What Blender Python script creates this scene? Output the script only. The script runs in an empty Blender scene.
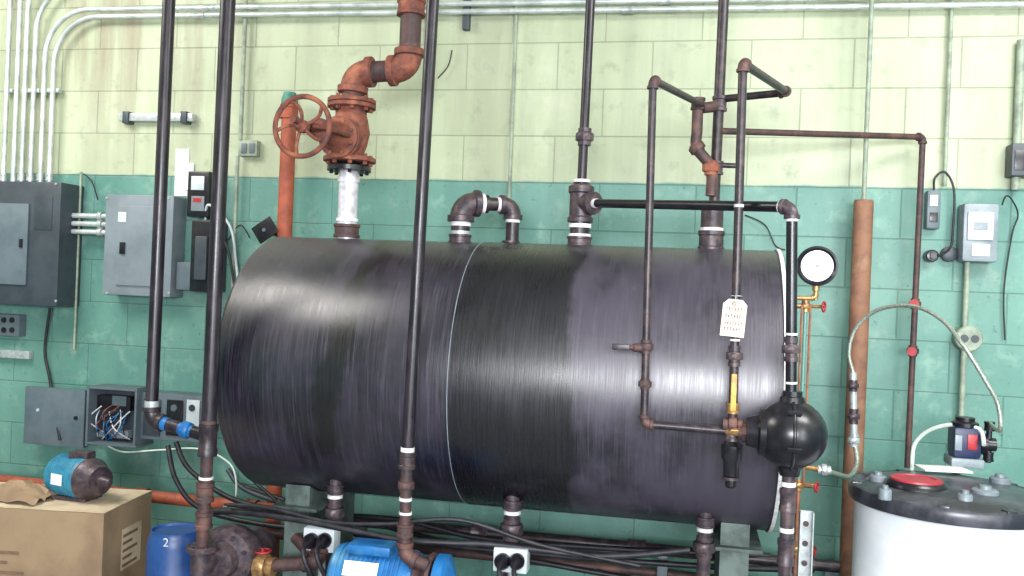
import bpy, bmesh, math, random
from mathutils import Vector, Matrix
random.seed(4)
sc = bpy.context.scene
# ---------------------------------------------------------------- camera / site survey
F = 900.0; YAW = math.atan(.2); ROLL = .04; D = 3.8; CZ = 1.6
C = Vector((0, -D, CZ))
fwd = Vector((-math.sin(YAW), math.cos(YAW), 0)); R0 = Vector((math.cos(YAW), math.sin(YAW), 0)); U0 = Vector((0, 0, 1))
R = R0*math.cos(ROLL)+U0*math.sin(ROLL); U = U0*math.cos(ROLL)-R0*math.sin(ROLL)
cd = bpy.data.cameras.new('camera'); cam = bpy.data.objects.new('camera', cd); sc.collection.objects.link(cam)
cd.sensor_width = 36; cd.lens = F*36/1024; cd.clip_start = .05
cam.matrix_world = Matrix(((R.x, U.x, -fwd.x, C.x), (R.y, U.y, -fwd.y, C.y), (R.z, U.z, -fwd.z, C.z), (0, 0, 0, 1)))
sc.camera = cam
sc.view_settings.view_transform = 'Standard'

def S(u, v, y):
    """photogrammetry: world point on the vertical plane at distance y from the wall"""
    d = fwd*F+R*(u-512)+U*(288-v); return C+d*((y+D)/d.y)
def SZ(u, v, z):
    d = fwd*F+R*(u-512)+U*(288-v); return C+d*((z-CZ)/d.z)
def M(u, y, v=288):
    d = fwd*F+R*(u-512)+U*(288-v); return (y+D)/d.y

# ---------------------------------------------------------------- materials
def lin(c):
    return tuple(((x/255)/12.92 if x/255 <= .04045 else ((x/255+.055)/1.055)**2.4) for x in c)+(1,)
def mat(name, c1, c2=None, rough=.5, metal=0., scale=25, lo=.42, hi=.62, bump=0., stretch=(1, 1, 1), r2=None, detail=6, spec=.5, coat=0, c3=None, s3=8, lo3=.55, hi3=.7):
    m = bpy.data.materials.new(name); m.use_nodes = True
    nt = m.node_tree; N = nt.nodes; L = nt.links; b = N['Principled BSDF']
    b.inputs['Base Color'].default_value = lin(c1); b.inputs['Roughness'].default_value = rough
    b.inputs['Metallic'].default_value = metal; b.inputs['Specular IOR Level'].default_value = spec
    b.inputs['Coat Weight'].default_value = coat
    tc = N.new('ShaderNodeTexCoord'); mp = N.new('ShaderNodeMapping'); mp.inputs['Scale'].default_value = stretch
    L.new(tc.outputs['Object'], mp.inputs[0])
    n = N.new('ShaderNodeTexNoise'); n.inputs['Scale'].default_value = scale; n.inputs['Detail'].default_value = detail
    n.inputs['Roughness'].default_value = .65
    L.new(mp.outputs[0], n.inputs['Vector'])
    mr = N.new('ShaderNodeMapRange'); mr.inputs[1].default_value = lo; mr.inputs[2].default_value = hi
    L.new(n.outputs[0], mr.inputs[0])
    col = None
    if c2:
        mx = N.new('ShaderNodeMix'); mx.data_type = 'RGBA'; mx.inputs[6].default_value = lin(c1); mx.inputs[7].default_value = lin(c2)
        L.new(mr.outputs[0], mx.inputs[0]); col = mx.outputs[2]
        if c3:
            n3 = N.new('ShaderNodeTexNoise'); n3.inputs['Scale'].default_value = s3; n3.inputs['Detail'].default_value = 8
            L.new(tc.outputs['Object'], n3.inputs['Vector'])
            m3 = N.new('ShaderNodeMapRange'); m3.inputs[1].default_value = lo3; m3.inputs[2].default_value = hi3
            L.new(n3.outputs[0], m3.inputs[0])
            mx3 = N.new('ShaderNodeMix'); mx3.data_type = 'RGBA'; mx3.inputs[7].default_value = lin(c3)
            L.new(m3.outputs[0], mx3.inputs[0]); L.new(col, mx3.inputs[6]); col = mx3.outputs[2]
        L.new(col, b.inputs['Base Color'])
    if r2 is not None:
        rr = N.new('ShaderNodeMapRange'); rr.inputs[1].default_value = lo; rr.inputs[2].default_value = hi
        rr.inputs[3].default_value = rough; rr.inputs[4].default_value = r2
        L.new(n.outputs[0], rr.inputs[0]); L.new(rr.outputs[0], b.inputs['Roughness'])
    if bump:
        bp = N.new('ShaderNodeBump'); bp.inputs['Strength'].default_value = bump; bp.inputs['Distance'].default_value = .004
        L.new(n.outputs[0], bp.inputs['Height']); L.new(bp.outputs[0], b.inputs['Normal'])
    return m

BLK = mat('black_pipe', (26, 21, 30), (62, 50, 62), rough=.3, r2=.5, scale=30, bump=.15, stretch=(1, 1, .25), lo=.45, hi=.78)
BLKR = mat('worn_black_pipe', (40, 33, 41), (78, 62, 62), rough=.38, scale=30, bump=.2, lo=.45, hi=.72)
GRI = mat('malleable_iron', (58, 50, 60), (92, 76, 78), rough=.4, metal=.2, scale=35, bump=.3)
RST = mat('rust', (130, 72, 56), (90, 54, 50), rough=.75, scale=30, bump=.6, c3=(166, 102, 76), s3=14)
RSTD = mat('dark_rust', (82, 56, 54), (54, 43, 48), rough=.6, scale=35, bump=.5, c3=(112, 76, 68), s3=12)
ORG = mat('orange_paint', (174, 88, 62), (142, 70, 52), rough=.6, scale=18, bump=.3)
BRN = mat('brown_pipe_wrap', (138, 98, 76), (116, 80, 66), rough=.7, scale=14, bump=.3, c3=(158, 120, 96), s3=10)
GALV = mat('galvanised', (190, 196, 196), (160, 168, 172), rough=.35, metal=.35, scale=40)
COND = mat('conduit', (206, 213, 212), (172, 182, 180), rough=.33, metal=.25, scale=15)
CONDP = mat('painted_conduit', (152, 164, 146), (120, 130, 118), rough=.5, scale=15)
WHT = mat('white_tape', (232, 230, 232), (205, 200, 205), rough=.6, scale=50)
SILV = mat('aluminium_paint', (216, 214, 222), (186, 180, 190), rough=.35, metal=.2, scale=30)
PAN = mat('grey_enamel', (124, 134, 142), (110, 120, 128), rough=.4, scale=6)
PAND = mat('dark_grey_enamel', (60, 68, 76), (48, 56, 64), rough=.45, scale=8)
PANM = mat('mid_grey_enamel', (98, 110, 118), (84, 98, 106), rough=.45, scale=8)
SAD = mat('saddle_grey_green', (98, 112, 108), (66, 78, 76), rough=.6, scale=12)
BLKP = mat('black_plastic', (20, 19, 26), (34, 32, 40), rough=.28, scale=20)
BLKC = mat('cable_black', (24, 23, 30), (44, 42, 50), rough=.5, scale=20)
BLU = mat('blue_enamel', (36, 112, 176), (26, 90, 150), rough=.4, scale=15, c3=(70, 130, 165), s3=9)
TEAL = mat('teal_motor_paint', (52, 132, 160), (38, 104, 135), rough=.45, scale=20, c3=(96, 100, 108), s3=9)
BLUD = mat('blue_drum_plastic', (36, 74, 132), (28, 58, 112), rough=.4, scale=8)
RED = mat('red_paint', (170, 40, 48), (142, 30, 40), rough=.4, scale=20)
REDC = mat('red_cap', (184, 50, 68), (160, 42, 58), rough=.4, scale=12)
YEL = mat('yellow_handle', (206, 174, 84), (166, 124, 66), rough=.45, scale=30)
BRS = mat('brass', (180, 142, 92), (126, 94, 72), rough=.35, metal=.5, scale=30)
COP = mat('copper', (176, 120, 96), (136, 90, 76), rough=.4, metal=.4, scale=30)
PAP = mat('paper', (240, 240, 238), (226, 228, 226), rough=.8, scale=10)
TAG = mat('tag_card', (226, 206, 194), (206, 186, 172), rough=.8, scale=30)
INK = mat('ink', (110, 64, 70), (80, 46, 60), rough=.8)
CINK = mat('carton_print', (124, 98, 78), (108, 84, 68), rough=.85)
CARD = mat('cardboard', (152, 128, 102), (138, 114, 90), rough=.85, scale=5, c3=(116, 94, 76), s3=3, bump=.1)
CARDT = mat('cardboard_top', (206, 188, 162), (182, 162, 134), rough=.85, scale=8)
DRUMW = mat('white_polyethylene', (236, 238, 244), (220, 226, 234), rough=.4, scale=4)
LID = mat('lid_black', (44, 44, 52), (80, 80, 90), rough=.3, scale=10)
GRYP = mat('grey_plastic', (140, 150, 158), (118, 128, 136), rough=.4, scale=10)
LGRY = mat('light_grey_plastic', (204, 210, 216), (184, 194, 200), rough=.4, scale=10)
HOSE = mat('braided_hose', (190, 196, 186), (130, 138, 130), rough=.35, metal=.4, scale=220, lo=.4, hi=.55)
WHOSE = mat('white_tubing', (226, 236, 228), (206, 218, 210), rough=.35)
DGRN = mat('green_fitting', (80, 140, 128), (60, 110, 100), rough=.5)
CONC = mat('concrete', (120, 124, 122), (92, 96, 96), rough=.85, scale=4, bump=.4)
GLS = mat('dial_white', (240, 244, 248), (232, 238, 244), rough=.25)

# ---------------------------------------------------------------- mesh builder
class G:
    def __init__(s, name): s.name = name; s.bm = bmesh.new(); s.mats = []
    def mi(s, m):
        if m not in s.mats: s.mats.append(m)
        return s.mats.index(m)
    def lathe(s, p, axis, prof, m, seg=20, caps=True, rot=0.):
        p = Vector(p); a = Vector(axis).normalized()
        n = a.orthogonal().normalized() if abs(a.z) < .9 else Vector((1, 0, 0)); n = (n-a*n.dot(a)).normalized(); b = a.cross(n)
        k = s.mi(m); rings = []
        for t, r in prof:
            r = max(r, 1e-5)
            rings.append([s.bm.verts.new(p+a*t+(n*math.cos(rot+2*math.pi*i/seg)+b*math.sin(rot+2*math.pi*i/seg))*r) for i in range(seg)])
        for q in range(len(rings)-1):
            for i in range(seg):
                f = s.bm.faces.new((rings[q][i], rings[q][(i+1) % seg], rings[q+1][(i+1) % seg], rings[q+1][i])); f.material_index = k
        if caps:
            f = s.bm.faces.new(rings[0][::-1]); f.material_index = k
            f = s.bm.faces.new(rings[-1]); f.material_index = k
        return s
    def cyl(s, p, q, r, m, seg=20, r2=None):
        p = Vector(p); q = Vector(q)
        return s.lathe(p, q-p, [(0, r), ((q-p).length, r if r2 is None else r2)], m, seg)
    def sweep(s, pts, rad, m, seg=12, closed=False):
        pts = [Vector(p) for p in pts]; n = len(pts); k = s.mi(m)
        if not hasattr(rad, '__len__'): rad = [rad]*n
        T = []
        for i in range(n):
            if closed: t = pts[(i+1) % n]-pts[i-1]
            else: t = pts[min(i+1, n-1)]-pts[max(i-1, 0)]
            T.append(t.normalized())
        nn = T[0].orthogonal().normalized(); rings = []
        for i in range(n):
            nn = (nn-T[i]*nn.dot(T[i])).normalized(); b = T[i].cross(nn)
            rings.append([s.bm.verts.new(pts[i]+(nn*math.cos(2*math.pi*j/seg)+b*math.sin(2*math.pi*j/seg))*rad[i]) for j in range(seg)])
        for q in range(n if closed else n-1):
            A = rings[q]; B = rings[(q+1) % n]
            for j in range(seg):
                f = s.bm.faces.new((A[j], A[(j+1) % seg], B[(j+1) % seg], B[j])); f.material_index = k
        if not closed:
            f = s.bm.faces.new(rings[0][::-1]); f.material_index = k
            f = s.bm.faces.new(rings[-1]); f.material_index = k
        return s
    def torus(s, c, axis, Rr, r, m, seg=40, sg=10):
        a = Vector(axis).normalized(); n = a.orthogonal().normalized(); b = a.cross(n); c = Vector(c)
        return s.sweep([c+(n*math.cos(2*math.pi*i/seg)+b*math.sin(2*math.pi*i/seg))*Rr for i in range(seg)], r, m, sg, True)
    def box(s, c, size, m, bev=.003, rot=None):
        t = bmesh.new(); bmesh.ops.create_cube(t, size=1)
        for v in t.verts: v.co = Vector((v.co.x*size[0], v.co.y*size[1], v.co.z*size[2]))
        bev = min(bev, min(size)*.4)
        if bev > 0: bmesh.ops.bevel(t, geom=list(t.edges), offset=bev, segments=2, affect='EDGES', profile=.6)
        k = s.mi(m); mp = {}
        X = Matrix.Translation(Vector(c)) @ (rot.to_4x4() if rot is not None else Matrix())
        for v in t.verts: mp[v] = s.bm.verts.new(X @ v.co)
        for f in t.faces:
            g = s.bm.faces.new([mp[v] for v in f.verts]); g.material_index = k
        t.free(); return s
    def wbox(s, u0, v0, u1, v1, yb, yf, m, bev=.004):
        """box with its front face at yf spanning the surveyed corners, its back at yb"""
        um = (u0+u1)/2; vm = (v0+v1)/2
        x0 = S(u0, vm, yf).x; x1 = S(u1, vm, yf).x; z1 = S(um, v0, yf).z; z0 = S(um, v1, yf).z
        return s.box(((x0+x1)/2, (yb+yf)/2, (z0+z1)/2), (abs(x1-x0), abs(yf-yb), abs(z1-z0)), m, bev)
    def poly(s, vs, fs, m):
        k = s.mi(m); V = [s.bm.verts.new(Vector(v)) for v in vs]
        for f in fs:
            g = s.bm.faces.new([V[i] for i in f]); g.material_index = k
        return s
    def ball(s, c, r, m, axis=(0, 0, 1), sq=1., seg=32):
        return s.lathe(c, axis, [(-math.cos(math.pi*i/16)*r*sq, math.sin(math.pi*i/16)*r) for i in range(17)], m, seg, caps=False)
    def collar(s, p, a, r, L, m, k=1.36):
        a = Vector(a).normalized(); R1 = r*k
        return s.lathe(Vector(p)-a*L/2, a, [(0, R1*.96), (0, R1*1.05), (L*.2, R1*1.05), (L*.25, R1*.96), (L*.75, R1*.96), (L*.8, R1*1.05), (L, R1*1.05), (L, R1*.96)], m, 20)
    def union(s, p, a, r, m, k=1.):
        a = Vector(a).normalized(); p = Vector(p)
        s.lathe(p-a*r*1.9*k, a, [(0, r*1.35), (r*.9, r*1.35), (r*1.0, r*1.2), (r*2.8*k, r*1.2), (r*2.9*k, r*1.35), (r*3.8*k, r*1.35)], m, 16)
        return s.lathe(p-a*r*.8, a, [(0, r*1.75), (r*.2, r*1.85), (r*1.4, r*1.85), (r*1.6, r*1.7)], m, 8)
    def tape(s, p, a, r, m=None, L=None):
        a = Vector(a).normalized(); L = L or r*.5
        return s.lathe(Vector(p)-a*L/2, a, [(0, r*1.1), (L, r*1.1)], m or WHT, 20)
    def elbow(s, c, d1, d2, r, m, a=2.0, tape=False):
        c = Vector(c); d1 = Vector(d1).normalized(); d2 = Vector(d2).normalized(); L = r*a
        p0 = c+d1*L; p2 = c+d2*L; pts = []
        for i in range(9):
            t = i/8; pts.append(p0*(1-t)**2+c*2*t*(1-t)+p2*t*t)
        s.sweep(pts, r*1.22, m, 20)
        for d in (d1, d2):
            s.lathe(c+d*L*.72, d, [(0, r*1.25), (r*.1, r*1.45), (L*.38, r*1.45), (L*.42, r*1.36)], m, 20)
            if tape: s.tape(c+d*(L*1.14+r*.2), d, r)
        return s
    def pipe(s, pts, r, m, fit=None, a=2.0, tape=False):
        pts = [Vector(p) for p in pts]; n = len(pts)
        for i in range(n-1):
            d = (pts[i+1]-pts[i]).normalized()
            s.cyl(pts[i]+d*(r*a*.9 if i else 0), pts[i+1]-d*(r*a*.9 if i < n-2 else 0), r, m)
        for i in range(1, n-1): s.elbow(pts[i], pts[i-1]-pts[i], pts[i+1]-pts[i], r, fit or m, a, tape)
        return s
    def flange(s, p, a, r, t, m, bolts=8, br=None):
        a = Vector(a).normalized(); p = Vector(p)
        s.lathe(p-a*t/2, a, [(0, r*.97), (t*.1, r), (t*.9, r), (t, r*.97)], m, 32)
        n = a.orthogonal().normalized(); b = a.cross(n); br = br or r*.09
        for i in range(bolts):
            q = p+(n*math.cos(2*math.pi*(i+.5)/bolts)+b*math.sin(2*math.pi*(i+.5)/bolts))*r*.8
            s.lathe(q-a*(t/2+br*1.3), a, [(0, br), (t+br*2.6, br)], m, 6)
        return s
    def smoothpts(s, pts, n=8):
        pts = [Vector(p) for p in pts]; out = []
        P = [pts[0]]+pts+[pts[-1]]
        for i in range(1, len(P)-2):
            for j in range(n):
                t = j/n; a, b, c, d = P[i-1], P[i], P[i+1], P[i+2]
                out.append(.5*((2*b)+(c-a)*t+(2*a-5*b+4*c-d)*t*t+(3*b-a-3*c+d)*t**3))
        out.append(pts[-1]); return out
    def hose(s, pts, r, m, seg=10): return s.sweep(s.smoothpts(pts), r, m, seg)
    def handwheel(s, c, axis, Rr, m, spokes=5, rim=.09):
        a = Vector(axis).normalized(); c = Vector(c); s.torus(c, a, Rr, Rr*rim, m)
        s.lathe(c-a*Rr*.18, a, [(0, Rr*.16), (Rr*.05, Rr*.22), (Rr*.3, Rr*.22), (Rr*.36, Rr*.14), (Rr*.5, Rr*.1)], m, 16)
        n = a.orthogonal().normalized(); b = a.cross(n)
        for i in range(spokes):
            an = 2*math.pi*i/spokes+.3
            pts = []
            for t in (0, .33, .66, 1):
                an2 = an+.35*t*t
                pts.append(c+(n*math.cos(an2)+b*math.sin(an2))*Rr*(.15+.85*t)-a*Rr*.1*math.sin(math.pi*t))
            s.sweep(s.smoothpts(pts, 4), Rr*.065, m, 8)
        return s
    def done(s, parent=None):
        bmesh.ops.recalc_face_normals(s.bm, faces=list(s.bm.faces))
        vs = s.bm.verts
        lo = Vector([min(v.co[i] for v in vs) for i in range(3)]); hi = Vector([max(v.co[i] for v in vs) for i in range(3)])
        c = (lo+hi)/2
        for v in vs: v.co -= c
        me = bpy.data.meshes.new(s.name); s.bm.to_mesh(me); s.bm.free()
        for m in s.mats: me.materials.append(m)
        for p in me.polygons: p.use_smooth = True
        me.set_sharp_from_angle(angle=math.radians(38))
        o = bpy.data.objects.new(s.name, me); sc.collection.objects.link(o); o.location = c
        if parent: o.parent = parent; o.location = c-parent.location
        return o
def text(parent, name, body, loc, size, m, rx=90, rz=0, ext=.0008):
    cu = bpy.data.curves.new(name, 'FONT'); cu.body = body; cu.size = size; cu.extrude = ext; cu.align_x = 'CENTER'; cu.align_y = 'CENTER'
    cu.materials.append(m); o = bpy.data.objects.new(name, cu); sc.collection.objects.link(o)
    o.parent = parent; o.location = Vector(loc)-parent.location; o.rotation_euler = (math.radians(rx), 0, math.radians(rz)); return o
def ext_up(p, q, z):
    """extend the line p(lower)->q(upper) to height z"""
    p = Vector(p); q = Vector(q); return p+(q-p)*((z-p.z)/(q.z-p.z))
UP = Vector((0, 0, 1)); CEIL = 3.5
def my(u, y, px): return M(u, y)*px/2

# ---------------------------------------------------------------- room shell
def wallmat(name):
    m = bpy.data.materials.new(name); m.use_nodes = True; nt = m.node_tree; N = nt.nodes; L = nt.links; b = N['Principled BSDF']
    tc = N.new('ShaderNodeTexCoord'); sep = N.new('ShaderNodeSeparateXYZ'); L.new(tc.outputs['Object'], sep.inputs[0])
    cmb = N.new('ShaderNodeCombineXYZ')
    ad = N.new('ShaderNodeMath'); ad.operation = 'ADD'; L.new(sep.outputs[0], ad.inputs[0]); L.new(sep.outputs[1], ad.inputs[1])
    L.new(ad.outputs[0], cmb.inputs[0])
    az = N.new('ShaderNodeMath'); az.operation = 'ADD'; az.inputs[1].default_value = -.055; L.new(sep.outputs[2], az.inputs[0]); L.new(az.outputs[0], cmb.inputs[1])
    br = N.new('ShaderNodeTexBrick'); br.inputs['Scale'].default_value = 1; br.inputs['Mortar Size'].default_value = .004
    br.inputs['Mortar Smooth'].default_value = .8; br.inputs['Brick Width'].default_value = .4; br.inputs['Row Height'].default_value = .2
    br.inputs['Color1'].default_value = (.75, .75, .75, 1); br.inputs['Color2'].default_value = (1, 1, 1, 1)
    L.new(cmb.outputs[0], br.inputs['Vector'])
    def noise(sc_, det=8, rough=.6, vec=None):
        n = N.new('ShaderNodeTexNoise'); n.inputs['Scale'].default_value = sc_; n.inputs['Detail'].default_value = det; n.inputs['Roughness'].default_value = rough
        L.new(vec or tc.outputs['Object'], n.inputs['Vector']); return n.outputs[0]
    def rng(x, a, c, o0=0, o1=1):
        r = N.new('ShaderNodeMapRange'); r.inputs[1].default_value = a; r.inputs[2].default_value = c; r.inputs[3].default_value = o0; r.inputs[4].default_value = o1
        L.new(x, r.inputs[0]); return r.outputs[0]
    def mix(f, a, c, bt='MIX'):
        x = N.new('ShaderNodeMix'); x.data_type = 'RGBA'; x.blend_type = bt
        if isinstance(f, float): x.inputs[0].default_value = f
        else: L.new(f, x.inputs[0])
        for i, q in ((6, a), (7, c)):
            if isinstance(q, tuple): x.inputs[i].default_value = lin(q)
            else: L.new(q, x.inputs[i])
        return x.outputs[2]
    def mul(a, c):
        x = N.new('ShaderNodeMath'); x.operation = 'MULTIPLY'; L.new(a, x.inputs[0])
        if isinstance(c, float): x.inputs[1].default_value = c
        else: L.new(c, x.inputs[1])
        return x.outputs[0]
    low = mix(rng(noise(1.6), .35, .65), (84, 134, 124), (110, 154, 142))
    low = mix(rng(noise(9), .54, .74), low, (132, 170, 156))
    low = mix(rng(noise(34, 5, .7), .60, .72), low, (64, 100, 96))
    low = mix(mul(rng(noise(5, 10, .75), .56, .70), .55), low, (152, 166, 156))
    up = mix(rng(noise(1.3), .35, .65), (168, 178, 148), (188, 196, 168))
    up = mix(rng(noise(12), .56, .74), up, (152, 160, 136))
    up = mix(mul(rng(noise(4, 10, .7), .55, .72), .5), up, (204, 208, 190))
    mp = N.new('ShaderNodeMapping'); mp.inputs['Scale'].default_value = (6, 6, .6); L.new(tc.outputs['Object'], mp.inputs[0])
    dr = rng(noise(1, 6, .65, mp.outputs[0]), .5, .68)
    st = mul(mul(dr, rng(sep.outputs[0], -1.7, -2.5)), rng(sep.outputs[2], 2.1, 2.65))
    up = mix(mul(st, .6), up, (140, 112, 86))
    dr2 = mul(rng(noise(1, 6, .65, mp.outputs[0]), .42, .62), .34)
    up = mix(dr2, up, (134, 136, 118))
    low = mix(mul(dr2, .5), low, (70, 90, 86))
    wob = N.new('ShaderNodeMath'); wob.operation = 'MULTIPLY_ADD'; wob.inputs[1].default_value = .03; L.new(noise(6), wob.inputs[0]); L.new(sep.outputs[2], wob.inputs[2])
    sp = rng(wob.outputs[0], 2.072, 2.080)
    col = mix(sp, low, up)
    var = mix(.3, col, br.outputs['Color'], 'MULTIPLY')
    jc = mix(.4, var, (84, 98, 88))
    jn = mul(rng(br.outputs['Fac'], 0, 1, 0, .42), rng(noise(3, 4), .3, .6, .2, 1))
    col = mix(jn, var, jc)
    L.new(col, b.inputs['Base Color']); b.inputs['Roughness'].default_value = .48; b.inputs['Specular IOR Level'].default_value = .45
    h = N.new('ShaderNodeMath'); h.operation = 'MULTIPLY_ADD'; h.inputs[1].default_value = -1.0; L.new(br.outputs['Fac'], h.inputs[0])
    L.new(mul(noise(60, 6), .55), h.inputs[2])
    bp = N.new('ShaderNodeBump'); bp.inputs['Strength'].default_value = .38; bp.inputs['Distance'].default_value = .005
    L.new(h.outputs[0], bp.inputs['Height']); L.new(bp.outputs[0], b.inputs['Normal'])
    return m
WM = wallmat('painted_block_wall')
def slab(name, c, size, m):
    me = bpy.data.meshes.new(name); t = bmesh.new(); bmesh.ops.create_cube(t, size=1)
    for v in t.verts: v.co = Vector((v.co.x*size[0]+c[0], v.co.y*size[1]+c[1], v.co.z*size[2]+c[2]))
    t.to_mesh(me); t.free(); me.materials.append(m); o = bpy.data.objects.new(name, me); sc.collection.objects.link(o); return o
XL, XR, YB = -4.4, 2.6, -7.0
slab('wall_back', ((XL+XR)/2, .1, CEIL/2), (XR-XL+.4, .2, CEIL), WM)
slab('wall_left', (XL-.1, YB/2, CEIL/2), (.2, -YB, CEIL), WM)
slab('wall_right', (XR+.1, YB/2, CEIL/2), (.2, -YB, CEIL), WM)
slab('floor', ((XL+XR)/2, YB/2+.1, -.05), (XR-XL+.4, -YB+.2, .1), CONC)
slab('ceiling', ((XL+XR)/2, YB/2+.1, CEIL+.05), (XR-XL+.4, -YB+.2, .1), mat('ceiling_paint', (170, 174, 162), (150, 154, 142), rough=.8, scale=3))

# ---------------------------------------------------------------- tank
TX0, TX1, TY, TZ, TR = -1.53, .285, -.62, 1.293, .466
def tankmat():
    m = bpy.data.materials.new('tank_black_jacket'); m.use_nodes = True; nt = m.node_tree; N = nt.nodes; L = nt.links; b = N['Principled BSDF']
    tc = N.new('ShaderNodeTexCoord')
    def noise(scale, st, det=6, rough=.6):
        mp = N.new('ShaderNodeMapping'); mp.inputs['Scale'].default_value = st; L.new(tc.outputs['Object'], mp.inputs[0])
        n = N.new('ShaderNodeTexNoise'); n.inputs['Scale'].default_value = scale; n.inputs['Detail'].default_value = det; n.inputs['Roughness'].default_value = rough
        L.new(mp.outputs[0], n.inputs['Vector']); return n.outputs[0]
    def rng(x, a, c, o0=0, o1=1):
        r = N.new('ShaderNodeMapRange'); r.interpolation_type = 'SMOOTHSTEP'
        r.inputs[1].default_value = a; r.inputs[2].default_value = c; r.inputs[3].default_value = o0; r.inputs[4].default_value = o1
        L.new(x, r.inputs[0]); return r.outputs[0]
    def mix(f, a, c):
        x = N.new('ShaderNodeMix'); x.data_type = 'RGBA'; L.new(f, x.inputs[0])
        for i, q in ((6, a), (7, c)):
            if isinstance(q, tuple): x.inputs[i].default_value = lin(q)
            else: L.new(q, x.inputs[i])
        return x.outputs[2]
    def mth(op, a, c):
        x = N.new('ShaderNodeMath'); x.operation = op
        for i, q in ((0, a), (1, c)):
            if isinstance(q, (int, float)): x.inputs[i].default_value = q
            else: L.new(q, x.inputs[i])
        return x.outputs[0]
    big = noise(2.4, (1.3, 1, 1.0), 8); streak = noise(1, (240, 6, 6), 4); fine = noise(1, (30, 1.5, 1.5), 6, .7)
    col = mix(rng(big, .38, .66), (23, 20, 33), (50, 44, 60))
    col = mix(mth('MULTIPLY', rng(streak, .45, .8), .5), col, (86, 80, 96))
    col = mix(mth('MULTIPLY', rng(fine, .5, .75), .7), col, (17, 15, 24))
    sep = N.new('ShaderNodeSeparateXYZ'); L.new(tc.outputs['Object'], sep.inputs[0])
    x = mth('ADD', sep.outputs[0], mth('MULTIPLY', noise(3, (1, 1, 1)), .16)); z = sep.outputs[2]
    band = mth('MULTIPLY', rng(x, -.05, -.01), rng(x, .37, .34))
    col = mix(mth('MULTIPLY', band, .82), col, (12, 10, 18))
    wr = mth('MULTIPLY', rng(x, .34, .37), rng(big, .36, .58))
    col = mix(mth('MULTIPLY', wr, .55), col, (78, 71, 86))
    xs = mth('ADD', sep.outputs[0], mth('MULTIPLY', z, -.12)); xs = mth('ADD', xs, mth('MULTIPLY', noise(5, (1, 1, 1)), .14))
    st = mth('MULTIPLY', rng(xs, -.47, -.44), rng(xs, -.37, -.395))
    st = mth('MULTIPLY', st, rng(z, -.30, -.22))
    col = mix(mth('MULTIPLY', st, .92), col, (11, 9, 16))
    sp = rng(noise(8, (1, 1, 1), 12, .8), .64, .72)
    col = mix(mth('MULTIPLY', sp, .5), col, (124, 116, 128))
    L.new(col, b.inputs['Base Color'])
    ro = rng(big, .3, .7, .25, .38)
    ro = mth('ADD', ro, mth('MULTIPLY', rng(streak, .3, .7), .10))
    L.new(mth('SUBTRACT', ro, mth('MULTIPLY', band, .05)), b.inputs['Roughness'])
    b.inputs['Specular IOR Level'].default_value = 1.0
    bp = N.new('ShaderNodeBump'); bp.inputs['Strength'].default_value = .22; bp.inputs['Distance'].default_value = .002
    L.new(mth('ADD', mth('MULTIPLY', streak, .6), mth('MULTIPLY', big, 3.)), bp.inputs['Height']); L.new(bp.outputs[0], b.inputs['Normal'])
    return m
TM = tankmat()
g = G('steel_storage_tank')
XM = -.734
ax = (1, 0, 0)
g.lathe((TX0, TY, TZ), ax, [(-.05, .02), (-.045, .2), (-.03, .36), (-.014, .44), (-.004, TR-.012), (.012, TR), (XM-TX0-.004, TR)], TM, 128)
g.lathe((XM, TY, TZ), ax, [(0, TR+.003), (TX1-XM-.012, TR+.003)], TM, 128)
g.lathe((XM-.003, TY, TZ), ax, [(-.001, TR+.001), (.0005, TR+.004), (.002, TR+.004), (.003, TR+.001)], GRYP, 128)
g.lathe((TX1-.012, TY, TZ), ax, [(-.004, TR+.001), (-.004, TR+.006), (.012, TR+.006), (.013, TR-.01), (.02, .40), (.035, .3), (.045, .02)], TM, 128)
g.lathe((TX1-.014, TY, TZ), ax, [(0, TR+.004), (0, TR+.0095), (.012, TR+.0095), (.012, TR+.002)], WHT, 128, caps=False)
g.done()

g = G('tank_saddle_support')
for xc in (TX0+.2, TX1-.12):
    ys = [TY-.22+.44*i/12 for i in range(13)]
    vs = []; fs = []
    for i, y in enumerate(ys):
        zt = TZ-math.sqrt((TR+.004)**2-(y-TY)**2)
        for dx in (-.045, .045):
            vs += [(xc+dx, y, zt), (xc+dx, y, .12)]
    for i in range(12):
        a = i*4; b2 = a+4
        fs += [(a, b2, b2+1, a+1), (a+2, a+3, b2+3, b2+2), (a, a+2, b2+2, b2), (a+1, b2+1, b2+3, a+3)]
    fs += [(0, 1, 3, 2), (48, 50, 51, 49)]
    g.poly(vs, fs, SAD)
    g.box((xc, TY, .06), (.2, .6, .12), CONC, .01)
    g.box((xc, TY, .8), (.17, .5, .012), SAD, .002)
g.done()

# ---------------------------------------------------------------- vertical riser pipes in front
YA = -1.12
g = G('black_steel_riser_pipe')
lo = S(151, 420, YA); top = ext_up(lo, S(169, 0, YA), CEIL); r = my(160, YA, 12.5)
e2 = S(208, 436, YA-.0)
g.pipe([top, lo, e2], r, BLK, BLKR, a=1.9)
g.tape(lo+(top-lo).normalized()*r*2.6, top-lo, r, GALV, r*1.0)
g.tape(lo+(e2-lo).normalized()*r*2.6, e2-lo, r, BLU, r*.9)
g.union(lo+(e2-lo)*.62, e2-lo, r*.75, BLU, .8)
g.done()
g = G('black_steel_riser_pipe')
p1 = S(208, 440, YA); top = ext_up(p1, S(228, 0, YA), CEIL); r = my(215, YA, 15)
p2 = S(202, 548, YA)
d = (top-p1).normalized()
g.cyl(p1, top, r, BLK); g.cyl(p2, p1, r*.82, RSTD)
g.collar(p1, d, r, r*4.2, BLKR, 1.22); g.tape(p1+d*r*2.4, d, r, RSTD); g.tape(S(206, 478, YA), d, r*.85, WHT, r*.35)
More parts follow.
